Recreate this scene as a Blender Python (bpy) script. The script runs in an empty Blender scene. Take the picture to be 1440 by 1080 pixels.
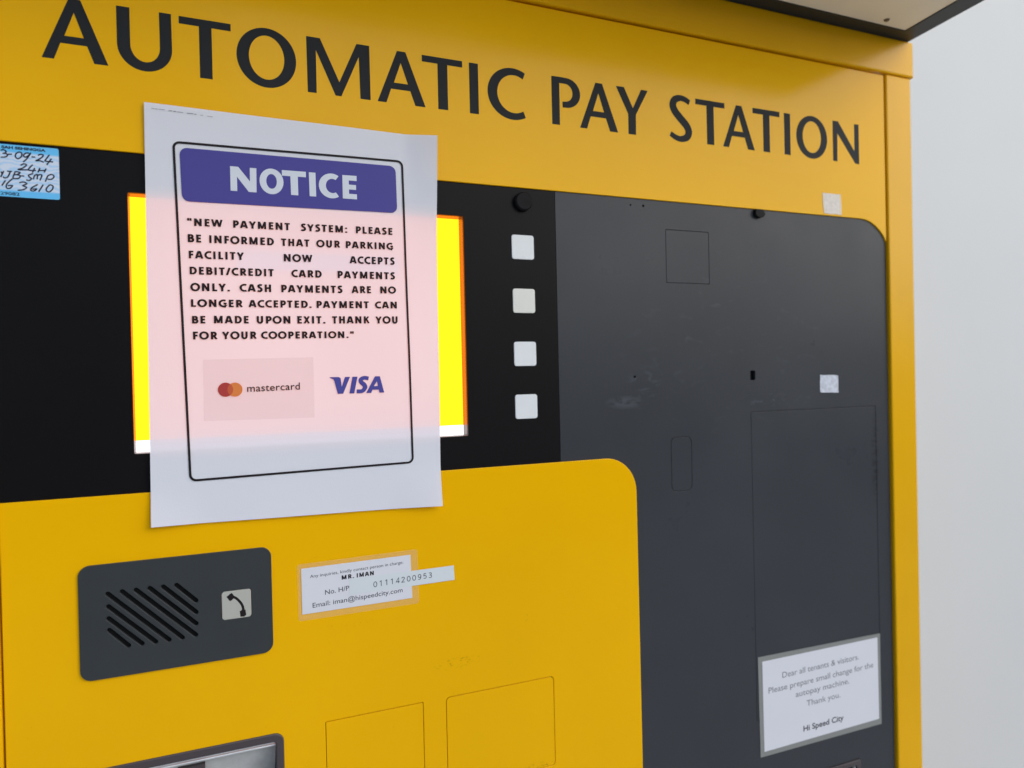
import bpy, math, random
from mathutils import Vector
random.seed(4)
S = bpy.context.scene
MM = .001
CAM_H = 1.5                     # camera height; plate coordinates below are mm from the camera's foot point
PI = math.pi

# ------------------------------------------------------------------ camera
cd = bpy.data.cameras.new("camera"); cam = bpy.data.objects.new("camera", cd)
S.collection.objects.link(cam); S.camera = cam
cam.location = (0, -.5544, CAM_H)
cam.rotation_euler = tuple(math.radians(a) for a in (89.5545, 1.2933, -22.7923))
cd.sensor_width = 36; cd.lens = 25; cd.clip_start = .01; cd.clip_end = 500
cd.dof.use_dof = True; cd.dof.focus_distance = .545; cd.dof.aperture_fstop = 5.6

# ------------------------------------------------------------------ sky, sun, exposure
AZ, EL = math.radians(42), math.radians(30)
SUN = Vector((math.sin(AZ)*math.cos(EL), -math.cos(AZ)*math.cos(EL), math.sin(EL)))
w = bpy.data.worlds.new("World"); S.world = w; w.use_nodes = True
nt = w.node_tree; bg = nt.nodes['Background']
sky = nt.nodes.new('ShaderNodeTexSky'); sky.sky_type = 'NISHITA'; sky.sun_disc = False
sky.sun_elevation = math.asin(SUN.z); sky.sun_rotation = math.atan2(SUN.x, SUN.y)
sky.air_density = 1.0; sky.dust_density = 1.5; sky.ozone_density = 1.0
nt.links.new(sky.outputs[0], bg.inputs[0]); bg.inputs[1].default_value = .15
sl = bpy.data.lights.new("sun", 'SUN'); sl.energy = 1.9; sl.angle = math.radians(74); sl.color = (.94, .965, 1)
so = bpy.data.objects.new("sun", sl); S.collection.objects.link(so); so.location = (-2, -4, 6)
so.rotation_euler = SUN.to_track_quat('Z', 'Y').to_euler()
S.view_settings.view_transform = 'Standard'; S.view_settings.look = 'None'
S.view_settings.exposure = .02; S.view_settings.gamma = 1

# ------------------------------------------------------------------ materials
def lin(h):
    c = [int(h[i:i+2], 16) / 255 for i in (0, 2, 4)]
    return tuple((v / 12.92 if v < .04045 else ((v + .055) / 1.055) ** 2.4) for v in c)

def mat(name, col, rough=.5, spec=.5, metal=0, bump=0, bscale=900, var=0, vscale=6, smudges=(), rvar=0, specks=0):
    m = bpy.data.materials.new(name); m.use_nodes = True; n = m.node_tree; N = n.nodes; L = n.links
    p = N['Principled BSDF']; p.inputs['Roughness'].default_value = rough; p.inputs['Metallic'].default_value = metal
    p.inputs['Specular IOR Level'].default_value = spec
    p.inputs['Base Color'].default_value = (*col, 1)
    geo = N.new('ShaderNodeNewGeometry'); pos = geo.outputs['Position']
    cs = None
    def noise(sc, det=3, rgh=.55):
        t = N.new('ShaderNodeTexNoise'); t.inputs['Scale'].default_value = sc; t.inputs['Detail'].default_value = det
        t.inputs['Roughness'].default_value = rgh; L.new(pos, t.inputs['Vector']); return t.outputs['Fac']
    def ramp(s, a, b, lo=0., hi=1.):
        r = N.new('ShaderNodeMapRange'); r.inputs[1].default_value = a; r.inputs[2].default_value = b
        r.inputs[3].default_value = lo; r.inputs[4].default_value = hi; L.new(s, r.inputs[0]); return r.outputs[0]
    def math_(op, a, b):
        t = N.new('ShaderNodeMath'); t.operation = op
        for i, v in enumerate((a, b)):
            if isinstance(v, (int, float)): t.inputs[i].default_value = v
            else: L.new(v, t.inputs[i])
        return t.outputs[0]
    def mix(fac, a, b):
        t = N.new('ShaderNodeMix'); t.data_type = 'RGBA'
        if isinstance(fac, float): t.inputs[0].default_value = fac
        else: L.new(fac, t.inputs[0])
        for s, v in ((t.inputs[6], a), (t.inputs[7], b)):
            if isinstance(v, tuple): s.default_value = (*v, 1)
            else: L.new(v, s)
        return t.outputs[2]
    if var:
        f = ramp(noise(vscale, 5), .3, .7)
        cs = mix(f, tuple(c * (1 - var) for c in col), tuple(min(1, c * (1 + var)) for c in col))
    if specks:
        f = ramp(noise(420, 2, .4), .76, .80, 0, specks)
        cs = mix(f, cs if cs else col, (.05, .045, .04))
    for (cx, cz, rx, rz, sc, thr, colr, k) in smudges:
        v = N.new('ShaderNodeVectorMath'); v.operation = 'SUBTRACT'; L.new(pos, v.inputs[0]); v.inputs[1].default_value = (cx*MM, 0, CAM_H + cz*MM)
        v2 = N.new('ShaderNodeVectorMath'); v2.operation = 'MULTIPLY'; L.new(v.outputs[0], v2.inputs[0]); v2.inputs[1].default_value = (1/(rx*MM), 0, 1/(rz*MM))
        v3 = N.new('ShaderNodeVectorMath'); v3.operation = 'LENGTH'; L.new(v2.outputs[0], v3.inputs[0])
        fall = ramp(v3.outputs[1], .35, 1, 1, 0)
        # stretched streaky noise
        mp = N.new('ShaderNodeMapping'); mp.inputs['Scale'].default_value = (1, 1, 2.2); mp.inputs['Rotation'].default_value = (0, .25, 0); L.new(pos, mp.inputs[0])
        t = N.new('ShaderNodeTexNoise'); t.inputs['Scale'].default_value = sc; t.inputs['Detail'].default_value = 5; t.inputs['Distortion'].default_value = .8; L.new(mp.outputs[0], t.inputs['Vector'])
        f = math_('MULTIPLY', math_('MULTIPLY', fall, ramp(t.outputs['Fac'], thr, thr + .12)), k)
        cs = mix(f, cs if cs else col, colr)
    if cs: L.new(cs, p.inputs['Base Color'])
    if rvar:
        L.new(ramp(noise(9, 6, .65), .35, .65, rough - rvar, rough + rvar), p.inputs['Roughness'])
    if bump:
        b = N.new('ShaderNodeBump'); b.inputs['Strength'].default_value = bump; b.inputs['Distance'].default_value = .0003
        L.new(noise(bscale, 2), b.inputs['Height']); L.new(b.outputs[0], p.inputs['Normal'])
    return m

YEL = (.83, .435, .0008)
dark_y = (.22, .11, .004)
M = {}
M['yellow'] = mat('yellow_paint', YEL, .16, .11, bump=.16, bscale=420, var=.045, vscale=3.5, rvar=.03, specks=.22, smudges=[
    (178, -231, 24, 7, 320, .56, dark_y, .45), (248, -334, 22, 5, 300, .52, dark_y, .55), (92, -186, 22, 5, 420, .62, dark_y, .5),
    (245, -205, 10, 8, 300, .63, dark_y, .5), (560, -20, 900, 300, 60, .68, (.55, .28, .01), .25)])
M['yellow_coarse'] = mat('textured_yellow_paint', (.76, .395, .001), .26, .16, bump=.45, bscale=420, var=.04, vscale=8)
M['letter'] = mat('grey_vinyl_lettering', (.022, .024, .026), .5, .07)
M['grey'] = mat('grey_panel_paint', (.0425, .046, .052), .32, .15, bump=.12, bscale=700, var=.10, vscale=5, rvar=.05, specks=.0, smudges=[
    (344, -24, 22, 7, 60, .42, (.13, .14, .155), .30), (366, -6, 22, 20, 60, .50, (.11, .12, .14), .25), (520, -26, 60, 12, 110, .58, (.13, .14, .16), .35),
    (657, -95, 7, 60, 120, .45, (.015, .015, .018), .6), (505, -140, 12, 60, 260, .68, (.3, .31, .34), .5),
    (325, 80, 5, 5, 500, .3, (.3, .3, .3), .0), (460, 30, 160, 120, 60, .6, (.12, .13, .15), .16)])
M['black'] = mat('black_display_panel', (.0065, .006, .0065), .40, .08, bump=.05, bscale=900, var=.1)
M['void'] = mat('dark_interior', (.006, .006, .006), .8, .2)
M['groove'] = mat('dark_groove_backing', (.02, .008, .002), .6, .3)  # dark brown sheet seen through the gaps around the slot covers
M['button'] = mat('white_plastic_button', (.70, .725, .73), .45, .4, var=.02, vscale=60)
M['button_warm'] = mat('yellowed_plastic_button', (.68, .68, .62), .45, .4, var=.02, vscale=60)
M['intercom'] = mat('intercom_grey_paint', (.031, .036, .038), .38, .45, bump=.12, bscale=700, var=.08, vscale=14)
M['call'] = mat('pale_call_button', (.42, .42, .37), .45, .4)
M['ink'] = mat('black_print', (.012, .008, .010), .6, .2)
M['ink_grey'] = mat('faded_grey_print', (.17, .18, .19), .6, .2)
M['ink_pale'] = mat('paler_grey_print', (.26, .27, .29), .6, .2)
M['ink_dark'] = mat('dark_grey_print', (.05, .055, .065), .6, .2)
M['ink_pen'] = mat('ballpoint_ink', (.012, .012, .035), .5, .3)
M['knob'] = mat('black_plastic', (.007, .007, .008), .6, .12)
M['wall'] = mat('white_wall_paint', (.62, .632, .625), .65, .3, bump=.25, bscale=160, var=.018, vscale=2.2, smudges=[
    (1050, 130, 260, 160, 22, .56, (.55, .56, .57), .25), (1100, -230, 120, 60, 60, .6, (.45, .46, .48), .25)])
M['ground'] = mat('concrete_floor', (.50, .50, .48), .8, .3, bump=.3, bscale=90, var=.15, vscale=3)
M['unseen_far_wall'] = mat('unseen_wall_grey', (.3, .3, .3), .9, .2, var=.1, vscale=1)
M['rim'] = mat('dark_canopy_rim', (.022, .024, .022), .5, .4, bump=.15, bscale=500)
M['underside'] = mat('beige_canopy_underside', (.88, .84, .70), .6, .3, var=.04, vscale=12)
M['frame_dark'] = mat('dark_brown_plastic', (.060, .047, .050), .4, .5, bump=.15, bscale=500)
M['steel'] = mat('brushed_steel', (.80, .82, .83), .42, .5, metal=.8, var=.1, vscale=40)
M['tray'] = mat('dull_metal_tray', (.62, .63, .62), .45, .5, metal=.15, var=.18, vscale=60, bump=.3, bscale=300)
M['screw'] = mat('worn_screw_head', (.16, .13, .09), .45, .5, metal=.7)
M['purple'] = mat('violet_print', lin('46418d'), .55, .25)
M['visa'] = mat('blue_violet_logo_print', lin('484795'), .55, .25)
M['red'] = mat('red_logo_print', lin('ad3b36'), .55, .25)
M['orange'] = mat('orange_logo_print', lin('dd7f3e'), .55, .25)
M['overlap'] = mat('orange_red_logo_print', lin('c55a38'), .55, .25)
M['label'] = mat('white_label_paper', (.66, .67, .715), .5, .3, var=.015, vscale=30)
M['strip'] = mat('bluish_white_label_strip', (.62, .67, .69), .5, .35)

def mat_emit(name, col, k):
    m = bpy.data.materials.new(name); m.use_nodes = True; n = m.node_tree; n.nodes.clear()
    e = n.nodes.new('ShaderNodeEmission'); e.inputs[0].default_value = (*col, 1); e.inputs[1].default_value = k
    o = n.nodes.new('ShaderNodeOutputMaterial'); n.links.new(e.outputs[0], o.inputs[0]); return m
M['glow_yellow'] = mat_emit('lit_screen_yellow', (1, .235, .004), 4.6)
M['glow_pale'] = mat_emit('lit_screen_pale_field', (1, .42, .36), 3.4)
M['glow_white'] = mat_emit('lit_screen_white', (.92, .96, 1), 1.9)

def mat_paper(name, col, trans=.042, clear=.038):
    m = bpy.data.materials.new(name); m.use_nodes = True; n = m.node_tree; N = n.nodes; L = n.links; N.clear()
    geo = N.new('ShaderNodeNewGeometry')
    t = N.new('ShaderNodeTexNoise'); t.inputs['Scale'].default_value = 900; t.inputs['Detail'].default_value = 4; L.new(geo.outputs['Position'], t.inputs['Vector'])
    t2 = N.new('ShaderNodeTexNoise'); t2.inputs['Scale'].default_value = 9; t2.inputs['Detail'].default_value = 2; L.new(geo.outputs['Position'], t2.inputs['Vector'])
    add = N.new('ShaderNodeMath'); add.operation = 'MULTIPLY_ADD'; add.inputs[1].default_value = 14.0; L.new(t2.outputs[0], add.inputs[0]); L.new(t.outputs[0], add.inputs[2])
    b = N.new('ShaderNodeBump'); b.inputs['Strength'].default_value = .12; b.inputs['Distance'].default_value = .0006; L.new(add.outputs[0], b.inputs['Height'])
    d = N.new('ShaderNodeBsdfDiffuse'); d.inputs[0].default_value = (*col, 1); L.new(b.outputs[0], d.inputs['Normal'])
    tr = N.new('ShaderNodeBsdfTranslucent'); tr.inputs[0].default_value = (.95, .74, .80, 1)
    cl = N.new('ShaderNodeBsdfTransparent'); cl.inputs[0].default_value = (.95, .72, .85, 1)
    m1 = N.new('ShaderNodeMixShader'); m1.inputs[0].default_value = trans; L.new(d.outputs[0], m1.inputs[1]); L.new(tr.outputs[0], m1.inputs[2])
    m2 = N.new('ShaderNodeMixShader'); m2.inputs[0].default_value = clear; L.new(m1.outputs[0], m2.inputs[1]); L.new(cl.outputs[0], m2.inputs[2])
    o = N.new('ShaderNodeOutputMaterial'); L.new(m2.outputs[0], o.inputs[0]); return m
M['paper'] = mat_paper('notice_paper', (.72, .735, .785))


def mat_film(name, col, alpha, rough=.3, noise=0):
    m = bpy.data.materials.new(name); m.use_nodes = True; n = m.node_tree; N = n.nodes; L = n.links
    p = N['Principled BSDF']; p.inputs['Base Color'].default_value = (*col, 1); p.inputs['Roughness'].default_value = rough
    p.inputs['Alpha'].default_value = alpha
    if noise:
        geo = N.new('ShaderNodeNewGeometry'); t = N.new('ShaderNodeTexNoise'); t.inputs['Scale'].default_value = 260; t.inputs['Detail'].default_value = 3; L.new(geo.outputs['Position'], t.inputs['Vector'])
        r = N.new('ShaderNodeMapRange'); r.inputs[1].default_value = .3; r.inputs[2].default_value = .7; r.inputs[3].default_value = alpha - noise; r.inputs[4].default_value = min(1, alpha + noise)
        L.new(t.outputs[0], r.inputs[0]); L.new(r.outputs[0], p.inputs['Alpha'])
    return m
M['laminate_clear'] = mat_film('clear_laminate', (.75, .68, .52), .09, .3)
M['laminate_grey'] = mat_film('cloudy_laminate', (.33, .34, .32), .62, .3)
M['tape_y'] = mat_film('foam_tape_residue', (.86, .80, .72), .74, .7, .08)
M['paper_tint'] = mat_film('faint_logo_background_print', (.42, .30, .33), .085, .6)
M['tape_g'] = mat_film('foam_tape_residue_grey', (.60, .63, .70), .85, .6, .15)

def mat_sticker():
    m = bpy.data.materials.new('blue_security_sticker'); m.use_nodes = True; n = m.node_tree; N = n.nodes; L = n.links
    p = N['Principled BSDF']; p.inputs['Roughness'].default_value = .4
    g = N.new('ShaderNodeNewGeometry'); s = N.new('ShaderNodeSeparateXYZ'); L.new(g.outputs['Position'], s.inputs[0])
    def mr(sock, a, b, lo, hi):
        r = N.new('ShaderNodeMapRange'); r.inputs[1].default_value = a; r.inputs[2].default_value = b; r.inputs[3].default_value = lo; r.inputs[4].default_value = hi; L.new(sock, r.inputs[0]); return r.outputs[0]
    def mm_(op, a, b):
        t = N.new('ShaderNodeMath'); t.operation = op
        for i, v in enumerate((a, b)):
            if isinstance(v, (int, float)): t.inputs[i].default_value = v
            else: L.new(v, t.inputs[i])
        return t.outputs[0]
    z = s.outputs[2]
    top = mr(z, CAM_H + .1545, CAM_H + .1560, 0, 1); bot = mr(z, CAM_H + .1315, CAM_H + .1300, 0, 1)
    wv = N.new('ShaderNodeTexWave'); wv.wave_type = 'RINGS'; wv.inputs['Scale'].default_value = 110; wv.inputs['Distortion'].default_value = 9; wv.inputs['Detail'].default_value = 2
    mp = N.new('ShaderNodeMapping'); mp.inputs['Location'].default_value = (.112, 0, -CAM_H - .143); L.new(g.outputs['Position'], mp.inputs[0]); L.new(mp.outputs[0], wv.inputs['Vector'])
    body = mm_('MULTIPLY', mr(wv.outputs[0], .35, .9, 0, 1), .42)
    f = mm_('MAXIMUM', mm_('MAXIMUM', top, bot), body)
    mx = N.new('ShaderNodeMix'); mx.data_type = 'RGBA'; L.new(f, mx.inputs[0]); mx.inputs[6].default_value = (.60, .68, .80, 1); mx.inputs[7].default_value = (.12, .50, .85, 1)
    L.new(mx.outputs[2], p.inputs['Base Color']); return m
M['sticker'] = mat_sticker()

# ------------------------------------------------------------------ object helpers (mm: x right, o out of the front towards the viewer, z up)
def W(p): return Vector((p[0]*MM, -p[1]*MM, CAM_H + p[2]*MM))

def worldpos(o):
    v = Vector(o.location)
    while o.parent: o = o.parent; v += Vector(o.location)
    return v

def obj(name, verts, faces, m, parent=None, smooth=False, raw=False):
    vs = [Vector(v) if raw else W(v) for v in verts]
    lo = Vector([min(v[i] for v in vs) for i in range(3)]); hi = Vector([max(v[i] for v in vs) for i in range(3)])
    c = (lo + hi) / 2
    me = bpy.data.meshes.new(name); me.from_pydata([v - c for v in vs], [], faces); me.materials.append(m); me.validate(); me.update()
    if smooth:
        for f in me.polygons: f.use_smooth = True
    o = bpy.data.objects.new(name, me); S.collection.objects.link(o)
    if parent: o.parent = parent; o.location = c - worldpos(parent)
    else: o.location = c
    return o

def tag(o, label=None, cat=None, group=None, kind=None):
    if label: o['label'] = label
    if cat: o['category'] = cat
    if group: o['group'] = group
    if kind: o['kind'] = kind
    return o

def empty(name, loc):
    e = bpy.data.objects.new(name, None); e.empty_display_size = .05; e.location = loc; S.collection.objects.link(e); return e

def curve_mesh(cv):
    o = bpy.data.objects.new('tmp', cv); S.collection.objects.link(o)
    dg = bpy.context.evaluated_depsgraph_get(); me = bpy.data.meshes.new_from_object(o.evaluated_get(dg))
    v = [tuple(x.co) for x in me.vertices]; f = [tuple(p.vertices) for p in me.polygons]
    bpy.data.objects.remove(o); bpy.data.meshes.remove(me); bpy.data.curves.remove(cv)
    return v, f

def fill(polys, extrude=0, bevel=0):
    cv = bpy.data.curves.new('tmp', 'CURVE'); cv.dimensions = '2D'; cv.fill_mode = 'BOTH'
    for P in polys:
        s = cv.splines.new('POLY'); s.points.add(len(P) - 1); s.use_cyclic_u = True
        for i, (x, y) in enumerate(P): s.points[i].co = (x, y, 0, 1)
    cv.extrude = extrude; cv.bevel_depth = bevel; cv.bevel_resolution = 1
    if bevel: cv.offset = -bevel
    return curve_mesh(cv)

def plate(name, outline, holes, front, thick, m, parent, bevel=.4):
    v, f = fill([outline] + list(holes), max(.001, thick/2 - bevel), bevel)
    return obj(name, [(x, front - thick/2 + z, y) for x, y, z in v], f, m, parent)

def flat(name, polys, out, m, parent, thick=0.0):
    v, f = fill(polys, thick/2)
    return obj(name, [(x, out + z + thick/2, y) for x, y, z in v], f, m, parent)

def arc(cx, cy, rx, ry, a0, a1, n):
    return [(cx + rx*math.cos(math.radians(a0 + (a1-a0)*i/n)), cy + ry*math.sin(math.radians(a0 + (a1-a0)*i/n))) for i in range(n+1)]

def rrect(x0, z0, x1, z1, r, n=5):
    if r <= 0: return [(x0, z0), (x1, z0), (x1, z1), (x0, z1)]
    return arc(x1-r, z0+r, r, r, -90, 0, n) + arc(x1-r, z1-r, r, r, 0, 90, n) + arc(x0+r, z1-r, r, r, 90, 180, n) + arc(x0+r, z0+r, r, r, 180, 270, n)

def quadmap(P, q):       # unit coordinates -> the quad tl, tr, br, bl (u right, v up)
    tl, tr, br, bl = q; r = []
    for u, v in P:
        r.append(tuple((bl[i]*(1-u)+br[i]*u)*(1-v) + (tl[i]*(1-u)+tr[i]*u)*v for i in (0, 1)))
    return r

def rquad(q, r):         # rounded quad
    w_ = math.dist(q[0], q[1]); h_ = math.dist(q[0], q[3])
    return quadmap([(x/w_, y/h_) for x, y in rrect(0, 0, w_, h_, r)], q)

def stroke(pts, wd, cyc=False):    # constant width polyline with mitred bends
    n = len(pts); L_, R_ = [], []
    for i in range(n):
        a = pts[(i-1) % n] if (i or cyc) else None; b = pts[(i+1) % n] if (i < n-1 or cyc) else None; p = pts[i]
        def nrm(s, e):
            dx, dy = e[0]-s[0], e[1]-s[1]; l = math.hypot(dx, dy) or 1e-9; return (-dy/l, dx/l)
        n1 = nrm(a, p) if a else nrm(p, b); n2 = nrm(p, b) if b else n1
        mx, my = n1[0]+n2[0], n1[1]+n2[1]; l = math.hypot(mx, my) or 1e-9; mx, my = mx/l, my/l
        k = wd/2 / max(.45, mx*n1[0]+my*n1[1])
        L_.append((p[0]+mx*k, p[1]+my*k)); R_.append((p[0]-mx*k, p[1]-my*k))
    v = L_ + R_; f = []
    for i in range(n if cyc else n-1):
        j = (i+1) % n; f.append((i, i+n, j+n, j))
    return v, f

def strokes_mesh(items, out):   # items: (pts, width[, cyc]); every stroke sits a hair above the last one
    V, F = [], []
    for k, it in enumerate(items):
        v, f = stroke(*it); b = len(V)
        V += [(x, out + .004*(k % 6), z) for x, z in v]; F += [tuple(i + b for i in q) for q in f]
    return V, F

def box(name, a, b, m, parent, bevel=0.0):
    (x0, o0, z0), (x1, o1, z1) = a, b
    if bevel:
        v, f = fill([rrect(x0, z0, x1, z1, 0)], (o1-o0)/2 - bevel, bevel)
        return obj(name, [(x, (o0+o1)/2 + z, y) for x, y, z in v], f, m, parent)
    v = [(x, o, z) for x in (x0, x1) for o in (o0, o1) for z in (z0, z1)]
    return obj(name, v, [(0,1,3,2), (4,6,7,5), (0,4,5,1), (2,3,7,6), (0,2,6,4), (1,5,7,3)], m, parent)

def cyl(name, cx, cz, r, o0, o1, m, parent, n=36, ch=.5):
    rings = [(r, o0), (r, o1-ch), (r-ch, o1)]; V, F = [], []
    for rr, oo in rings: V += [(cx+rr*math.cos(2*PI*i/n), oo, cz+rr*math.sin(2*PI*i/n)) for i in range(n)]
    for k in range(2):
        for i in range(n): F.append((k*n+i, k*n+(i+1) % n, (k+1)*n+(i+1) % n, (k+1)*n+i))
    F.append(tuple(range(2*n, 3*n)))
    return obj(name, V, F, m, parent)

def text(name, body, x0, x1, zb0, zb1, cap, out, m, parent, bold=0., track=1.0):
    """printed text: runs from x0 to x1, baseline zb0 -> zb1, capital height cap"""
    def raw(b):
        cv = bpy.data.curves.new('tmp', 'FONT'); cv.body = b; cv.size = 1; cv.space_character = track; cv.resolution_u = 4
        cv.bevel_depth = bold; cv.bevel_resolution = 0
        return curve_mesh(cv)
    v, f = raw(body); h = .73 + bold
    xa = min(p[0] for p in v); xb = max(p[0] for p in v)
    vs = []
    for x, y, z in v:
        t = (x-xa)/(xb-xa); vs.append((x0 + t*(x1-x0), out + .05 + z*.6, zb0 + t*(zb1-zb0) + y/h*cap))
    return obj(name, vs, f, m, parent)

# ------------------------------------------------------------------ setting
def sheet(name, vs, m):
    o = obj(name, vs, [(0, 1, 2, 3)], m, raw=True); tag(o, kind='structure'); return o
sheet('ground', [(-60, -60, 0), (60, -60, 0), (60, 60, 0), (-60, 60, 0)], M['ground'])
wl = obj('wall', [(x, y, z) for x in (-5, 8) for y in (.46, .66) for z in (.004, 4.2)], [(0,1,3,2), (4,6,7,5), (0,4,5,1), (2,3,7,6), (0,2,6,4), (1,5,7,3)], M['wall'], raw=True)
tag(wl, kind='structure')
fw = obj('unseen_far_wall', [(x, y, z) for x in (-16, 18) for y in (-7.3, -7.0) for z in (.004, 2.35)], [(0,1,3,2), (4,6,7,5), (0,4,5,1), (2,3,7,6), (0,2,6,4), (1,5,7,3)], M['unseen_far_wall'], raw=True)  # unseen wall behind the camera, added for the front's reflections; height tuned for light
tag(fw, kind='structure')

# ------------------------------------------------------------------ the pay station
PS = empty('pay_station', (.27, .2, 0))
tag(PS, 'yellow automatic pay station with black and grey front panels, standing against the white wall', 'pay station')
BASE = -CAM_H/MM
# body, posts and rail
box('cabinet_body', (-166, -440, BASE + 20), (713, -42.0, 358), M['yellow_coarse'], PS)
for x0, x1 in ((679.2, 717.0), (-170.0, -131.4)):
    box('side_post', (x0, -5.8, BASE + 22), (x1, 2.0, 320.4), M['yellow_coarse'], PS, bevel=1.6)
box('top_rail', (-173.5, -5.8, 321.2), (720.3, 3.4, 360.0), M['yellow_coarse'], PS, bevel=1.8)
box('plinth', (-160, -430, BASE + 4), (707, -12, BASE + 19), M['void'], PS)
# header
hp = plate('header_panel', [(-130.2, 162.2), (640, 162.0), (648.5, 161.2), (656, 158.8), (663, 155), (669.5, 149.8), (674.3, 144.6), (677.6, 138.5), (677.8, 319.4), (-130.2, 319.4)],
           [], 0, 2.2, M['yellow'], PS, bevel=.5)
B = 219.8
def place(P, x): return [(a + x, b + B) for a, b in P]
gA = [[(0, 0), (7, 0), (10.9, 11.2), (26.4, 11.2), (30.4, 0), (38.8, 0), (23.1, 41.7), (16.3, 41.7)], [(13.3, 16.3), (24.6, 16.3), (19.1, 32.6)]]
gT = [[(0, 41.8), (0, 36.6), (13.0, 36.6), (13.0, 0), (21.3, 0), (21.3, 36.6), (34.2, 36.6), (34.2, 41.8)]]
gI = [[(0, 0), (7.9, 0), (7.9, 41.7), (0, 41.7)]]
gU = [[(0, 42.1)] + arc(17.1, 16.5, 17.1, 17.0, 180, 360, 26) + [(34.0, 42.1), (26.4, 42.1)] + arc(17.3, 17.0, 9.2, 11.2, 0, -180, 22) + [(8.1, 42.1)]]
gO = [arc(20.9, 21.1, 20.9, 21.9, 0, 360, 60)[:-1], arc(20.9, 21.3, 12.4, 16.2, 0, 360, 48)[:-1]]
gM = [[(0, 42), (10.1, 42), (24.0, 10.6), (37.7, 42.1), (47.6, 42.1), (47.8, 0), (39.9, 0), (39.3, 32.2), (25.3, 0), (20.9, 0), (6.9, 32.6), (6.8, 0), (.3, 0)]]
gC = [arc(23, 20.9, 22.9, 21.8, 59.5, 300.5, 40) + arc(24.2, 20.9, 15.4, 16.0, 302, 58, 34)]
gP = [[(0, 0), (7.5, 0), (7.6, 36.4), (12.5, 36.4)] + arc(13.0, 28.7, 7.4, 7.8, 85, -60, 14) + [(14, 21.0), (10.4, 20.6), (10.4, 15.6), (14, 15.7)] + arc(14.0, 28.7, 14.0, 13.0, -82, 84, 20) + [(8, 41.8), (0, 41.6)]]
gY = [[(0, 41.8), (8.4, 41.9), (17.5, 24.0), (26.7, 41.9), (33.8, 41.8), (20.6, 18.3), (20.3, 0), (12.4, 0), (12.4, 18.2)]]
gN = [[(0, 41.8), (7.6, 41.9), (30.4, 12.8), (30.6, 41.7), (37.0, 41.7), (37.1, -.2), (31.4, 0), (6.4, 29.4), (5.9, 0), (0, 0)]]
def sm(pts, n=8):     # catmull-rom
    out = []
    P = [pts[0]] + list(pts) + [pts[-1]]
    for i in range(1, len(P)-2):
        for k in range(n):
            t = k/n; r = []
            for c in range(len(pts[0])):
                p0, p1, p2, p3 = P[i-1][c], P[i][c], P[i+1][c], P[i+2][c]
                r.append(.5*((2*p1) + (-p0+p2)*t + (2*p0-5*p1+4*p2-p3)*t*t + (-p0+3*p1-3*p2+p3)*t**3))
            out.append(tuple(r))
    out.append(tuple(pts[-1])); return out
def vstroke(pts):     # (x, z, width) centre line -> outline
    P = sm(pts, 8); L_, R_ = [], []
    for i, (x, z, wd) in enumerate(P):
        a = P[max(0, i-1)]; b = P[min(len(P)-1, i+1)]; dx, dy = b[0]-a[0], b[1]-a[1]; l = math.hypot(dx, dy)
        L_.append((x - dy/l*wd/2, z + dx/l*wd/2)); R_.append((x + dy/l*wd/2, z - dx/l*wd/2))
    return L_ + R_[::-1]
gS = [vstroke([(23.3, 36.9, 5.0), (18.5, 39.2, 5.2), (12.6, 40.0, 5.6), (6.6, 37.6, 6.8), (4.4, 32.4, 7.6), (7.0, 26.6, 7.8), (13.2, 20.6, 7.8), (19.4, 14.8, 7.8), (21.9, 9.2, 7.7), (19.6, 4.0, 6.8), (13.4, 1.7, 5.6), (7.2, 2.6, 5.2), (1.2, 5.6, 4.8)])]
for g, x in ((gA, -99.6), (gU, -55.3), (gT, -16.4), (gO, 21.3), (gM, 70.8), (gA, 124.1), (gT, 160.6), (gI, 200.7), (gC, 216.6), (gP, 276.2), (gA, 303.5), (gY, 340.9),
             (gS, 397.8), (gT, 427.9), (gA, 459.8), (gT, 496.6), (gI, 536.7), (gO, 552.5), (gN, 602.3)):
    flat('letter', [place(p, x) for p in g], .02, M['letter'], hp, .12)

# black display panel with the screen opening, lock knob and buttons
SX0, SX1, SZ0, SZ1 = -51.6, 193.4, -46.5, 134.7
dp = plate('display_panel', [(-130.2, -84), (277.7, -84), (277.7, 165), (-130.2, 165)], [rrect(SX0, SZ0, SX1, SZ1, 1)], -1.6, 3, M['black'], PS, bevel=.3)
SD = -14.0
v = []
for (x, z) in ((SX0, SZ0), (SX1, SZ0), (SX1, SZ1), (SX0, SZ1)): v += [(x, -4.6, z), (x, SD, z)]
M['bezel'] = mat('dark_bezel_plastic', (.10, .09, .09), .35, .5)
sc = obj('screen', v, [(0, 2, 3, 1), (2, 4, 5, 3), (4, 6, 7, 5), (6, 0, 1, 7)], M['bezel'], PS)
ZB = -38.2
def emit_rect(nm, x0, z0, x1, z1, o, m):
    return obj(nm, [(x0, o, z0), (x1, o, z0), (x1, o, z1), (x0, o, z1)], [(0, 1, 2, 3)], m, sc)
emit_rect('screen_picture', SX0 + .1, ZB, SX1 - .1, SZ1 - .1, SD + .3, M['glow_yellow'])
emit_rect('screen_status_bar', SX0 + .1, SZ0 + .1, SX1 - .1, ZB - .01, SD + .3, M['glow_white'])
emit_rect('screen_text_field', 18, 86, 141, 100.5, SD + .6, M['glow_pale'])
for zt in (122.0, 76.3, 31.1, -13.9):
    warm = abs(zt - 76.3) < 1
    b = plate('selection_button', rrect(235.8, zt - 20.7, 256.4, zt, 2.2), [], -.6, 2.2, M['button_warm' if warm else 'button'], PS, bevel=.4)
    if warm: tag(b, 'slightly yellowed selection button')
lk = cyl('lock_knob', 246.8, 150.2, 8.0, -1.6, 3.0, M['knob'], PS, ch=1.2)
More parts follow.
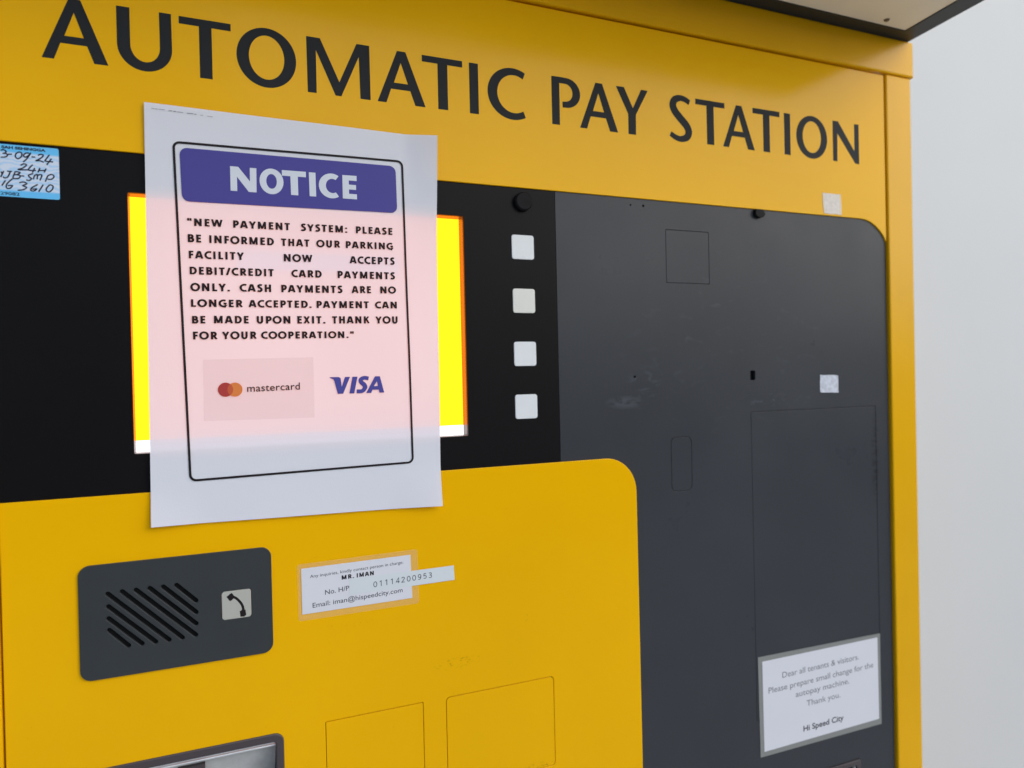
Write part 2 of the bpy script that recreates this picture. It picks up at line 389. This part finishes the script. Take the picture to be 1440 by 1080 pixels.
V, F = strokes_mesh([([(246.9, 150.8), (253.6, 146.6)], 1.8)], 3.03); obj('key_slot', V, F, M['void'], lk)

# grey side panel and its covers
DOORB = -345
slot_hole = rrect(560, -470, 626.5, -413.0, 3)
flapA = rrect(392.2, 86.1, 441.6, 136.0, 1.2); flapB = rrect(393.4, -109.4, 416.8, -58.6, 5.2); door = rrect(488.6, DOORB, 658.6, -38.3, 1.0)
key = rrect(488.8, -7.2, 495.0, 2.5, 1.6)
pin = lambda x, z, r: arc(x, z, r, r, 0, 360, 10)[:-1]
sp = plate('side_panel', [(278.0, BASE + 40), (677.8, BASE + 40), (677.8, 160), (660, 168), (278.0, 168)],
           [flapA, flapB, door, key, pin(354.7, 155.8, .8), pin(368.4, 156.0, 1.1), pin(355.4, -1.1, 1.2), slot_hole], -1.6, 3, M['grey'], PS, bevel=.25)
def grow(P, d):
    cx = sum(p[0] for p in P)/len(P); cz = sum(p[1] for p in P)/len(P)
    return [(x + (d if x > cx else -d), z + (d if z > cz else -d)) for x, z in P]
G = -.33
plate('service_flap', grow(flapA, G), [], -1.6, 2.2, M['grey'], PS, bevel=.2)
plate('service_flap', grow(flapB, G), [], -1.6, 2.2, M['grey'], PS, bevel=.2)
plate('access_door', grow(door, G), [], -1.7, 2.2, M['grey'], PS, bevel=.25)
box('inner_backing', (279, -5.7, BASE + 45), (677, -5.2, 158), M['void'], PS)
v, f = fill([arc(502.3, 157.6, 6.2, 4.2, 180, 360, 12) + [(506, 161.6), (497, 161.6)]], 1.6, .5)
obj('latch_hook', [(x, .2 + z, y) for x, y, z in v], f, M['knob'], PS)
# receipt slot at the bottom right
rs = plate('receipt_slot', rrect(560.4, -469, 626.1, -413.4, 3), [rrect(566, -463, 620.5, -419, 2)], -.2, 3.4, M['frame_dark'], PS, bevel=.6)
box('slot_edge', (618.2, -4.6, -462), (619.6, -2.0, -420), M['steel'], rs)

# yellow lower panel
covA = rrect(72.6, -365, 149.4, -258.2, 1.0); covB = rrect(168.4, -335.6, 265.8, -258.4, 3.4)
ICX0, ICX1, ICZ0, ICZ1 = -87.0, 36.4, -197.9, -120.0
CS = rrect(-87, -332, 42.2, -259.0, 6.5)
lp = plate('lower_panel', [(-130.2, BASE + 40)] + [(355.6, BASE + 40), (354.3, -330), (353.9, -112)] + arc(322.2, -105.3, 31.6, 31.6, 0, 90, 12) + [(-130.2, -73.7)],
           [covA, covB, grow(CS, -.2), rrect(ICX0 + 4, ICZ0 + 4, ICX1 - 4, ICZ1 - 4, 5)], 0, 3.2, M['yellow'], PS, bevel=.45)
plate('slot_cover', grow(covA, -.42), [], 0, 2, M['yellow'], PS, bevel=.2)
plate('slot_cover', grow(covB, -.42), [], 0, 2, M['yellow'], PS, bevel=.2)
box('inner_backing', (60, -5.5, BASE + 45), (275, -4.9, -250), M['groove'], PS)

# intercom
slots = [((-27.2, -140.0), (-14.9, -152.7)), ((-35.6, -140.0), (-15.0, -160.9)), ((-44.0, -139.9), (-15.2, -169.0)), ((-52.6, -139.9), (-15.6, -177.0)),
         ((-61.0, -139.9), (-24.2, -177.6)), ((-69.6, -140.4), (-32.7, -177.8)), ((-69.4, -149.0), (-41.2, -177.7)), ((-69.4, -157.2), (-49.6, -177.6)), ((-69.2, -165.2), (-57.9, -177.6))]
def capsule(a, b, r):
    an = math.degrees(math.atan2(b[1]-a[1], b[0]-a[0]))
    return arc(b[0], b[1], r, r, an-90, an+90, 6) + arc(a[0], a[1], r, r, an+90, an+270, 6)
caps = [capsule(a, b, 1.55) for a, b in slots]
CB = (1.9, -169.3, 21.7, -149.0)
ip = plate('intercom_panel', rrect(ICX0, ICZ0, ICX1, ICZ1, 7.2, 8), caps + [rrect(CB[0]-.25, CB[1]-.25, CB[2]+.25, CB[3]+.25, 2.2)], 1.5, 2.4, M['intercom'], PS, bevel=.22)
for a, b in slots: flat('speaker_slot', [capsule(a, b, 1.9)], -1.5, M['void'], ip, .3)
cb = plate('call_button', rrect(CB[0], CB[1], CB[2], CB[3], 2.0), [], 2.0, 2.6, M['call'], PS, bevel=.35)
def cbp(P): return [(CB[0] + u*(CB[2]-CB[0]), CB[1] + v*(CB[3]-CB[1])) for u, v in P]
ln = sm(cbp([(.30, .80), (.45, .755), (.60, .60), (.70, .42), (.735, .22)]), 6)
items = [(ln, 1.75), (cbp([(.22, .73), (.40, .85)]), 4.2), (cbp([(.25, .80), (.37, .78)]), 4.6), (cbp([(.61, .15), (.81, .17)]), 4.3), (cbp([(.64, .17), (.78, .15)]), 5.0)]
V, F = strokes_mesh(items, 2.03); obj('handset_symbol', V, F, M['ink'], cb)

# card slot bottom left
cs_ = plate('card_slot', CS, [rrect(-80.5, -326, 36.6, -265.2, 2.2)], .9, 3.4, M['frame_dark'], PS, bevel=.9)
x0, x1 = -81, 37
obj('slot_tray', [(x0, -7, -264.6), (x1, -7, -264.6), (x1, -24, -300), (x0, -24, -300), (x1, -10, -327), (x0, -10, -327)], [(0, 3, 2, 1), (3, 5, 4, 2)], M['tray'], cs_)
for k, (zz, oo, hh) in enumerate(((-266.4, -3.0, 1.2), (-269.2, -4.2, 1.0))):
    V, F = [], []
    for i in range(7):
        a = PI*i/6; V += [(x0 + .4, oo + hh*math.sin(a), zz + hh*math.cos(a)), (x1 - .4, oo + hh*math.sin(a), zz + hh*math.cos(a))]
    for i in range(6): F.append((2*i, 2*i+2, 2*i+3, 2*i+1))
    obj('steel_lip', V, F, M['steel'], cs_, smooth=True)
box('slot_divider', (-30, -12, -300), (-12, -8, -274.5), M['frame_dark'], cs_)
box('slot_backing', (-84, -40, -329), (39, -26, -262), M['void'], cs_)

# canopy
CD = 168
def prism(name, base, z0, z1, m, parent):      # base polygon in (x, out)
    n = len(base); V = [(x, o, z0) for x, o in base] + [(x, o, z1) for x, o in base]
    return obj(name, V, [tuple(range(n)), tuple(range(n, 2*n))] + [(i, (i+1) % n, n + (i+1) % n, n + i) for i in range(n)], m, parent)
cn = prism('canopy', [(-167, -4), (714.6, -4), (714.4, 0), (699.8, CD), (-152, CD), (-167, 0)], 363.2, 430, M['rim'], PS)
R0 = 360.6
prism('rim_bar', [(-167, 0.5), (714.4, 0.5), (688.9, 18.2), (-142, 18.2)], R0, 363.1, M['rim'], cn)
prism('rim_bar', [(714.4, .5), (699.8, CD), (675.5, CD - 18), (688.9, 18.2)], R0, 363.1, M['rim'], cn)
prism('rim_bar', [(-152, CD), (-128, CD - 18), (675.5, CD - 18), (699.8, CD)], R0, 363.1, M['rim'], cn)
prism('rim_bar', [(-167, .5), (-142, 18.2), (-128, CD - 18), (-152, CD)], R0, 363.1, M['rim'], cn)
prism('underside_panel', [(-141.6, 18.6), (688.5, 18.6), (675.1, CD - 18.4), (-127.6, CD - 18.4)], 361.6, 363.0, M['underside'], cn)
V = [(649.6 + r*math.cos(2*PI*i/14), 28.1 + r*math.sin(2*PI*i/14), z) for r, z in ((3.0, 361.5), (2.2, 360.2)) for i in range(14)]
obj('screw', V, [(i, (i+1) % 14, 14 + (i+1) % 14, 14 + i) for i in range(14)] + [tuple(range(14, 28))], M['screw'], cn)

# ------------------------------------------------------------------ the notice
NT = empty('notice', W((64, 0, 50)))
tag(NT, 'white printed A4 NOTICE sheet with violet heading, taped over the lit screen', 'notice')
H0 = 1.9
def lift(x, z):
    wave = .45*math.sin(x*.052 + z*.012 + .6)*(.6 + .4*math.sin(z*.031)) + .3*math.sin(z*.045 + x*.008)
    a = max(0., (x - 146) / 24) * max(0., (z - 120) / 77); b = max(0., (x - 125)/43) * max(0., (-70 - z)/30); c = max(0., (-10 - x)/30)*max(0., (-75 - z)/23)
    return H0 + wave + 7.0*a + 4.0*b**1.3 + 2.6*c
nx, nz = 42, 58; V, F = [], []
for j in range(nz+1):
    for i in range(nx+1):
        u, v_ = i/nx, j/nz
        x, z = quadmap([(u, v_)], ((-39.6, 197.1), (169.6, 195.4), (167.6, -101.2), (-42.0, -97.4)))[0]
        V.append((x, lift(x, z), z))
for j in range(nz):
    for i in range(nx): a = j*(nx+1)+i; F.append((a, a+1, a+nx+2, a+nx+1))
obj('paper_sheet', V, F, M['paper'], NT, smooth=True)
P0 = H0 + .45
bq = ((-21.7, 171.3), (141.8, 173.5), (145.0, -64.8), (-16.4, -67.2))
V, F = strokes_mesh([(rquad(bq, 4), 1.6, True)], P0); obj('printed_border', V, F, M['ink'], NT)
band = flat('heading_band', [rquad(((-18.0, 167.9), (136.4, 169.2), (137.0, 132.4), (-17.1, 130.2)), 5)], P0, M['purple'], NT)
hz = lambda x: 140.2 + (x-15)*.006
def hg(P): return [[(x, z + hz(x)) for x, z in p] for p in P]
M['reversed'] = mat('unprinted_paper_lettering', (.62, .66, .72), .6, .3)
hN = [[(14.9, 0), (19.4, 0), (19.4, 10.4), (27.2, 0), (32.6, 0), (32.8, 17.6), (28.3, 17.6), (28.2, 7.6), (20.4, 17.6), (14.9, 17.6)]]
hO = [arc(43.2, 8.9, 8.4, 9.4, 0, 360, 36)[:-1], arc(43.2, 8.9, 3.7, 5.4, 0, 360, 28)[:-1]]
hT = [[(50.6, 13.8), (56.6, 13.8), (56.8, 0), (62.0, 0), (61.9, 13.9), (67.8, 13.9), (67.8, 18.0), (50.6, 17.9)]]
hI = [[(70.2, 0), (75.0, 0), (74.8, 17.9), (70.0, 17.9)]]
hC = [arc(86.6, 8.9, 9.5, 9.4, 56, 304, 28) + arc(87.2, 8.9, 4.9, 5.4, 300, 60, 22)]
hE = [[(94.8, 0), (105.6, 0), (105.6, 3.9), (99.6, 3.9), (99.6, 7.2), (105.0, 7.2), (105.0, 10.9), (99.6, 10.9), (99.6, 14.1), (105.6, 14.1), (105.6, 18.0), (94.8, 17.9)]]
for g in (hN, hO, hT, hI, hC, hE): flat('heading_letter', hg(g), P0 + .12, M['reversed'], band)

# stroke capitals, unit cap height
def a_(cx, cy, rx, ry, a0, a1, n=8): return arc(cx, cy, rx, ry, a0, a1, n)
k = .11
GL = {
 'A': (.80, [[(.10, 0), (.335, .93)], [(.465, .93), (.70, 0)], [(.27, .93), (.53, .93)], [(.2, .30), (.6, .30)]]),
 'B': (.70, [[(.2, 0), (.2, 1)], [(.2, .9), (.40, .9)] + a_(.40, .72, .15, .18, 90, -90), [(.2, .53), (.42, .53)] + a_(.42, .315, .18, .215, 90, -90) + [(.2, .1)]]),
 'C': (.68, [a_(.50, .5, .39, .41, 62, 298, 12)]),
 'D': (.80, [[(.2, 0), (.2, 1)], [(.2, .91), (.34, .91)] + a_(.34, .5, .34, .41, 90, -90, 10) + [(.2, .09)]]),
 'E': (.60, [[(.2, 0), (.2, 1)], [(.2, .91), (.56, .91)], [(.2, .52), (.53, .52)], [(.2, .09), (.56, .09)]]),
 'F': (.58, [[(.2, 0), (.2, 1)], [(.2, .91), (.55, .91)], [(.2, .50), (.52, .50)]]),
 'G': (.80, [a_(.50, .5, .39, .41, 60, 300, 12) + [(.69, .13), (.69, .5)], [(.48, .48), (.79, .48)]]),
 'H': (.82, [[(.2, 0), (.2, 1)], [(.63, 0), (.63, 1)], [(.2, .52), (.63, .52)]]),
 'I': (.40, [[(.2, 0), (.2, 1)]]),
 'K': (.74, [[(.2, 0), (.2, 1)], [(.62, 1), (.26, .47)], [(.36, .62), (.66, 0)]]),
 'L': (.58, [[(.2, 0), (.2, 1)], [(.2, .09), (.56, .09)]]),
 'M': (1.02, [[(.19, 0), (.19, 1)], [(.83, 0), (.83, 1)], [(.22, 1), (.51, .06)], [(.80, 1), (.51, .06)]]),
 'N': (.88, [[(.19, 0), (.19, 1)], [(.69, 0), (.69, 1)], [(.20, .96), (.68, .04)]]),
 'O': (.90, [a_(.45, .5, .36, .42, 0, 360, 18)[:-1] + ['c']]),
 'P': (.66, [[(.2, 0), (.2, 1)], [(.2, .91), (.36, .91)] + a_(.36, .66, .2, .25, 90, -90) + [(.2, .41)]]),
 'R': (.72, [[(.2, 0), (.2, 1)], [(.2, .91), (.36, .91)] + a_(.36, .68, .2, .23, 90, -90) + [(.2, .45)], [(.38, .46), (.64, 0)]]),
 'S': (.60, [[(.52, .86), (.42, .92), (.30, .92), (.19, .85), (.17, .73), (.24, .60), (.38, .50), (.47, .40), (.47, .22), (.38, .11), (.24, .08), (.08, .14)]]),
 'T': (.62, [[(.31, 0), (.31, .96)], [(.03, .91), (.59, .91)]]),
 'U': (.80, [[(.19, 1), (.19, .38)] + a_(.40, .36, .21, .28, 180, 360, 8) + [(.61, 1)]]),
 'W': (1.12, [[(.10, 1), (.31, .04)], [(.31, .04), (.56, .97)], [(.56, .97), (.81, .04)], [(.81, .04), (1.02, 1)]]),
 'X': (.72, [[(.12, 0), (.60, 1)], [(.12, 1), (.60, 0)]]),
 'Y': (.72, [[(.36, 0), (.36, .45)], [(.10, 1), (.36, .42)], [(.62, 1), (.36, .42)]]),
 '/': (.44, [[(.08, 0), (.36, 1)]]), '.': (.32, [[(.16, 0), (.16, .2)]]), ':': (.32, [[(.16, 0), (.16, .2)], [(.16, .55), (.16, .75)]]),
 '"': (.50, [[(.14, 1), (.14, .66)], [(.36, 1), (.36, .66)]]),
}
def caps_word(body, x0, x1, zb0, zb1, c0, c1, out, m, parent, wd=.232, trk=.115, name='printed_word'):
    adv = 0; items = []
    for ch in body:
        wch, st = GL[ch]
        for s in st:
            cyc = s[-1] == 'c'; pts = [p for p in s if p != 'c']
            items.append(([(p[0] + adv, p[1]) for p in pts], cyc, ch))
        adv += wch + trk
    xs = [p[0] for it in items for p in it[0]]
    pad = wd*.45
    xa, xb = min(xs) - pad, max(xs) + pad
    V, F = [], []
    for kk, (pts, cyc, ch) in enumerate(items):
        v, f = stroke(pts, wd * (.8 if ch == '"' else .92 if ch in 'WM' else 1), cyc); b = len(V)
        for x, y in v:
            t = (x-xa)/(xb-xa); y = min(1.0, max(0.0, y)) if ch not in 'OCGSU' else y
            V.append((x0 + t*(x1-x0), out + .004*(kk % 7), zb0 + t*(zb1-zb0) + y*1.03*(c0 + t*(c1-c0))))
        F += [tuple(i + b for i in q) for q in f]
    return obj(name, V, F, m, parent)

LINES = [[('"', -14.3, -11.3, 113.3, 113.3, 5.2, 5.2), ('NEW', -9.7, 9.0, 113.3, 113.5, 5.2, 5.2), ('PAYMENT', 16.1, 56.1, 113.6, 114.1, 5.2, 5.2), ('SYSTEM:', 62.9, 97.5, 114.2, 114.6, 5.2, 5.2), ('PLEASE', 104.3, 133.4, 114.7, 115.0, 5.2, 5.2)],
[('BE', -14.1, -4.8, 101.6, 101.7, 5.5, 5.4), ('INFORMED', -0.1, 43.8, 101.7, 102.3, 5.4, 5.3), ('THAT', 48.3, 69.9, 102.3, 102.6, 5.3, 5.2), ('OUR', 74.3, 92.1, 102.7, 102.9, 5.2, 5.2), ('PARKING', 96.4, 133.6, 102.9, 103.4, 5.2, 5.1)],
[('FACILITY', -13.7, 22.8, 90.1, 90.5, 5.3, 5.4), ('NOW', 50.6, 71.2, 90.8, 91.0, 5.4, 5.4), ('ACCEPTS', 98.9, 134.2, 91.3, 91.6, 5.4, 5.4)],
[('DEBIT/CREDIT', -13.4, 43.8, 78.8, 79.3, 5.3, 5.3), ('CARD', 55.7, 77.7, 79.4, 79.6, 5.3, 5.3), ('PAYMENTS', 89.7, 134.2, 79.7, 80.1, 5.3, 5.3)],
[('ONLY.', -13.3, 12.6, 67.0, 67.4, 5.5, 5.4), ('CASH', 19.3, 41.0, 67.5, 67.7, 5.4, 5.4), ('PAYMENTS', 48.3, 93.2, 67.8, 68.4, 5.4, 5.3), ('ARE', 99.9, 115.4, 68.5, 68.7, 5.3, 5.3), ('NO', 122.1, 134.5, 68.8, 69.0, 5.3, 5.2)],
[('LONGER', -13.1, 21.2, 55.8, 56.1, 5.2, 5.2), ('ACCEPTED.', 25.1, 69.6, 56.2, 56.6, 5.2, 5.2), ('PAYMENT', 73.5, 113.4, 56.6, 57.0, 5.2, 5.2), ('CAN', 117.6, 134.8, 57.0, 57.2, 5.2, 5.2)],
[('BE', -12.7, -3.4, 44.0, 44.1, 5.2, 5.2), ('MADE', 1.6, 25.6, 44.2, 44.4, 5.3, 5.3), ('UPON', 30.5, 54.1, 44.4, 44.6, 5.3, 5.4), ('EXIT.', 59.2, 79.5, 44.7, 44.9, 5.4, 5.4), ('THANK', 84.0, 113.1, 44.9, 45.2, 5.4, 5.4), ('YOU', 117.6, 135.1, 45.2, 45.4, 5.4, 5.4)],
[('FOR', -12.3, 3.7, 32.7, 32.8, 5.4, 5.3), ('YOUR', 6.7, 30.2, 32.9, 33.2, 5.3, 5.2), ('COOPERATION."', 33.2, 100.7, 33.2, 34.0, 5.2, 4.9)]]
for Ln in LINES:
    for (b, xa, xb, za, zb_, ca, cb_) in Ln: caps_word(b, xa, xb, za, zb_, ca, cb_, P0, M['ink'], NT)
# logos
mb = flat('logo_background', [((-6.3, 18.3), (70.0, 19.4), (69.9, -26.1), (-6.8, -25.4))], P0 - .2, M['paper_tint'], NT)
r_ = 5.1; c1, c2 = (8.1, -3.4), (14.4, -3.5); hf = (c2[0]-c1[0])/2; an = math.degrees(math.acos(hf/r_))
flat('red_disc', [arc(c1[0], c1[1], r_, r_, an, 360-an, 24) + arc(c2[0], c2[1], r_, r_, 180+an, 180-an, 12)], P0 + .02, M['red'], NT)
flat('orange_disc', [arc(c2[0], c2[1], r_, r_, an-180, 180-an, 24) + arc(c1[0], c1[1], r_, r_, an, -an, 12)], P0 + .03, M['orange'], NT)
flat('overlap_lens', [arc(c1[0], c1[1], r_, r_, -an, an, 12) + arc(c2[0], c2[1], r_, r_, 180-an, 180+an, 12)], P0 + .04, M['overlap'], NT)
text('logo_lettering', 'mastercard', 22.7, 59.7, -5.4, -4.6, 5.6, P0, M['ink'], NT, bold=.004, track=1.05)
vz = -8.7
gV = [(81.6, 12.8), (88.6, 12.8), (89.9, 11.9), (90.6, 5.2), (93.2, 12.8), (97.0, 12.8), (91.6, 0), (87.5, 0), (85.2, 9.6), (84.4, 11.2), (81.8, 12.2)]
gi = [(98.9, 12.8), (102.7, 12.8), (100.0, 0), (96.3, 0)]
gs = vstroke([(111.2, 11.2, 2.9), (107.8, 11.8, 2.9), (105.2, 10.5, 3.1), (105.6, 8.4, 3.3), (107.6, 6.6, 3.4), (108.4, 4.4, 3.3), (106.2, 1.7, 3.0), (101.9, 1.5, 2.9)])
ga = [[(116.2, 12.8), (120.0, 12.8), (123.2, 0), (119.5, 0), (118.9, 2.4), (114.0, 2.4), (113.0, 0), (109.2, 0)], [(115.2, 5.2), (118.4, 5.2), (117.6, 9.0)]]
flat('logo_lettering', [[(x, z + vz) for x, z in p] for p in [gV]], P0, M['visa'], NT)
flat('logo_lettering', [[(x, z + vz) for x, z in p] for p in [gi]], P0, M['visa'], NT)
flat('logo_lettering', [[(x, z + vz) for x, z in p] for p in [gs]], P0, M['visa'], NT)
flat('logo_lettering', [[(x, z + vz) for x, z in p] for p in ga], P0, M['visa'], NT)
items = []; xx = -35.0
while xx < 6:
    wd = random.uniform(1.2, 4.5); items.append(([(xx, 193.2 - (xx+35)*.03), (xx + wd, 193.2 - (xx+35)*.03 + random.uniform(-.15, .15))], random.uniform(.22, .55))); xx += wd + random.choice((.4, .6, 2.4))
V, F = strokes_mesh(items, P0); obj('faint_print_trace', V, F, M['ink_pale'], NT)

# the print follows the sheet: cut long edges, then move every vertex out with the paper
import bmesh
def follow(o):
    me = o.data; off = worldpos(o); bm = bmesh.new(); bm.from_mesh(me)
    for _ in range(7):
        le = [e for e in bm.edges if e.calc_length() > .007]
        if not le: break
        bmesh.ops.subdivide_edges(bm, edges=le, cuts=1)
        bmesh.ops.triangulate(bm, faces=[f for f in bm.faces if len(f.verts) > 3])
    for v in bm.verts:
        x, z = (v.co.x + off.x)/MM, (v.co.z + off.z - CAM_H)/MM
        v.co.y -= (lift(x, z) - H0)*MM
    bm.to_mesh(me); bm.free()
def kids(o):
    for c in o.children: yield c; yield from kids(c)
for c in kids(NT):
    if not c.name.startswith('paper_sheet'): follow(c)

# ------------------------------------------------------------------ blue sticker
ST = empty('inspection_sticker', W((-109.5, -1.5, 143)))
tag(ST, 'light blue sticker with handwritten date at the left end of the black display panel', 'sticker')
flat('sticker_sheet', [rrect(-128.6, 126.3, -91.6, 160.4, 1.2)], -1.45, M['sticker'], ST, .1)
HW = [[(-124.0, 155.9), (-122.6, 156.7), (-121.0, 155.6), (-121.9, 154.4), (-123.0, 154.2)], [(-121.9, 154.4), (-120.3, 153.7), (-121.3, 152.1), (-124.1, 151.6)], [(-120.0, 153.9), (-117.8, 154.2)], [(-113.6, 156.1), (-115.5, 154.9), (-116.0, 152.7), (-114.6, 151.5), (-112.8, 153.0), (-112.4, 155.2), (-113.6, 156.1)], [(-108.2, 155.8), (-110.2, 155.6), (-111.5, 154.0), (-110.6, 153.0), (-108.7, 154.2), (-107.6, 155.7), (-109.7, 152.0), (-111.8, 149.6)], [(-107.1, 153.5), (-104.9, 153.5)], [(-103.4, 154.8), (-101.9, 155.7), (-100.4, 155.1), (-102.0, 153.0), (-104.6, 151.2), (-102.4, 151.4), (-100.2, 150.5)], [(-96.9, 155.9), (-99.0, 152.6), (-99.4, 151.5), (-97.2, 151.3), (-94.9, 151.3)], [(-95.8, 153.4), (-98.7, 148.9)], [(-113.3, 147.3), (-111.6, 148.4), (-110.0, 147.9), (-112.0, 145.7), (-114.6, 144.4), (-109.1, 144.7)], [(-106.5, 148.4), (-109.0, 144.7), (-104.7, 144.7)], [(-105.4, 146.3), (-106.8, 143.2)], [(-102.5, 146.6), (-103.7, 143.5)], [(-99.0, 146.5), (-100.2, 143.8)], [(-103.5, 144.8), (-99.2, 145.2)], [(-124.2, 142.2), (-123.5, 141.0)], [(-122.6, 142.8), (-124.4, 138.6)], [(-120.8, 142.8), (-118.1, 142.8)], [(-119.0, 142.7), (-120.5, 139.1), (-122.3, 138.3), (-123.0, 139.1)], [(-116.3, 143.0), (-117.8, 138.7)], [(-116.3, 143.0), (-113.7, 142.5), (-115.4, 141.1), (-117.2, 140.9)], [(-115.4, 141.0), (-113.6, 140.4), (-114.7, 138.6), (-117.8, 138.3)], [(-113.1, 140.5), (-111.4, 140.4)], [(-106.3, 142.6), (-108.9, 141.3), (-108.5, 140.0), (-107.4, 139.2), (-108.6, 137.8), (-110.4, 138.1)], [(-105.6, 141.6), (-106.4, 138.7)], [(-105.8, 141.1), (-104.1, 142.1), (-104.3, 138.9)], [(-104.1, 141.3), (-102.6, 142.2), (-101.5, 141.7), (-102.7, 138.3)], [(-98.2, 141.8), (-99.7, 137.7)], [(-98.2, 141.8), (-95.9, 142.9), (-94.6, 141.5), (-96.3, 139.6), (-98.4, 139.6)], [(-121.8, 136.7), (-123.9, 133.1)], [(-117.8, 138.3), (-121.0, 134.6), (-121.4, 132.0), (-119.6, 131.7), (-118.1, 133.6), (-120.6, 133.4)], [(-114.3, 135.8), (-111.9, 136.5), (-110.1, 135.5), (-112.3, 134.1), (-110.3, 133.1), (-112.0, 131.5), (-115.3, 130.8)], [(-103.9, 135.6), (-107.2, 133.2), (-108.0, 131.4), (-106.2, 131.1), (-104.7, 132.5), (-107.2, 132.1)], [(-100.9, 135.7), (-103.6, 130.7)], [(-97.2, 136.0), (-99.1, 133.4), (-99.1, 131.7), (-97.5, 131.2), (-95.6, 133.3), (-95.5, 135.3), (-97.2, 136.0)]]
V, F = strokes_mesh([(sm(s, 5) if len(s) > 2 else s, .86) for s in HW], -1.28); obj('handwriting', V, F, M['ink_pen'], ST)
text('printed_line', 'SAH SEHINGGA', -123.6, -99.0, 157.6, 157.6, 1.9, -1.33, M['ink_pen'], ST, bold=.05)
text('printed_line', '29082', -124.8, -114.2, 127.3, 127.3, 2.1, -1.33, M['ink_pen'], ST, bold=.02)

# ------------------------------------------------------------------ contact label and the number strip over it
CL = empty('contact_label', W((100, 0, -156)))
tag(CL, 'small laminated white contact label with an email address, right of the intercom', 'label')
flat('laminate', [rquad(((54.6, -136.0), (147.2, -134.8), (147.9, -178.2), (54.8, -178.8)), 2)], .12, M['laminate_clear'], CL, .1)
flat('paper_insert', [[(57.5, -139.4), (141.6, -138.6), (142.4, -173.2), (57.6, -173.9)]], .26, M['label'], CL, .06)
text('printed_line', 'Any inquiries, kindly contact person in charge:', 63.8, 135.6, -147.2, -145.0, 2.5, .30, M['ink_dark'], CL, bold=.004)
caps_word('MR.', 87.3, 96.6, -151.5, -151.3, 3.2, 3.2, .38, M['ink'], CL)
caps_word('IMAN', 98.8, 112.0, -151.3, -151.0, 3.2, 3.2, .38, M['ink'], CL)
text('printed_line', 'No. H/P', 74.6, 92.8, -161.3, -160.2, 3.8, .30, M['ink_dark'], CL, bold=.006)
text('printed_line', 'Email: iman@hispeedcity.com', 65.2, 134.6, -169.9, -167.4, 3.8, .30, M['ink_dark'], CL, bold=.006)
NS = empty('number_strip', W((135, 0, -157.5)))
tag(NS, 'narrow white paper strip with a typed phone number stuck across the contact label', 'label strip')
flat('strip_paper', [[(93.0, -151.7), (177.4, -151.5), (177.9, -163.3), (93.0, -163.9)]], .46, M['strip'], NS, .08)
DG = {'0': [arc(.3, .5, .24, .46, 0, 360, 18)[:-1] + ['c']], '1': [[(.12, .80), (.34, .98), (.34, 0)]], '4': [[(.45, 0), (.45, 1), (.06, .28), (.6, .28)]],
      '2': [[(.08, .78), (.16, .93), (.32, .97), (.48, .88), (.50, .70), (.36, .45), (.08, .05), (.54, .05)]],
      '9': [arc(.3, .68, .22, .28, 0, 360, 16)[:-1] + ['c'], [(.52, .66), (.50, .35), (.38, .08), (.22, .03), (.1, .1)]],
      '5': [[(.50, .95), (.17, .95), (.12, .55), (.30, .61), (.46, .52), (.52, .33), (.46, .13), (.28, .04), (.09, .12)]],
      '3': [[(.10, .88), (.27, .97), (.46, .88), (.46, .64), (.24, .53), (.47, .44), (.52, .22), (.40, .06), (.24, .03), (.07, .12)]]}
items = []
for i, ch in enumerate('01114200953'):
    for s in DG[ch]:
        cyc = s[-1] == 'c'; pts = [p for p in s if p != 'c']
        items.append(([(111.4 + i*4.45 + p[0]*5.2, -160.5 + i*.15 + p[1]*4.3) for p in pts], .52, cyc))
V, F = strokes_mesh(items, .60); obj('printed_number', V, F, M['ink_dark'], NS)

# ------------------------------------------------------------------ laminated sign lower right
SG = empty('laminated_sign', W((575, -1.5, -332)))
tag(SG, 'laminated white tenants notice with grey edge, low on the grey side panel', 'sign')
flat('laminate', [[(490.9, -281.9), (658.4, -284.6), (658.4, -382.8), (492.0, -381.8)]], -1.35, M['laminate_grey'], SG, .15)
flat('paper_insert', [[(496.2, -287.0), (654.3, -288.4), (654.8, -376.6), (496.8, -377.1)]], -1.15, M['label'], SG, .06)
text('printed_line', 'Dear all tenants & visitors.', 521.4, 626.5, -307.8, -307.2, 6.2, -1.1, M['ink_grey'], SG, bold=.002)
text('printed_line', 'Please prepare small change for the', 503.3, 647.5, -320.2, -319.4, 6.2, -1.1, M['ink_grey'], SG, bold=.002)
text('printed_line', 'autopay machine.', 538.4, 612.0, -330.6, -330.2, 6.2, -1.1, M['ink_grey'], SG, bold=.002)
text('printed_line', 'Thank you.', 552.8, 599.0, -342.6, -342.4, 6.2, -1.1, M['ink_grey'], SG, bold=.002)
text('printed_line', 'Hi Speed City', 547.8, 603.2, -367.8, -367.2, 6.2, -1.1, M['ink'], SG, bold=.016)

# ------------------------------------------------------------------ tape residue
def tape(P, out, m, label):
    Q = []
    for i, p in enumerate(P):
        q = P[(i+1) % len(P)]
        for t in (0, .2, .4, .6, .8): Q.append((p[0] + (q[0]-p[0])*t + random.uniform(-.35, .35), p[1] + (q[1]-p[1])*t + random.uniform(-.35, .35)))
    o = flat('tape_patch', [Q], out, m, None, .35); tag(o, label, 'tape patch'); return o
tape([(586.2, 185.0), (611.6, 185.4), (612.2, 163.9), (588.0, 164.2)], .02, M['tape_y'], 'whitish square of old tape on the yellow header below the word STATION')
tape([(579.6, -3.6), (604.9, -4.4), (605.0, -22.4), (579.8, -21.4)], -1.55, M['tape_g'], 'pale square of old tape on the grey side panel above the access door')
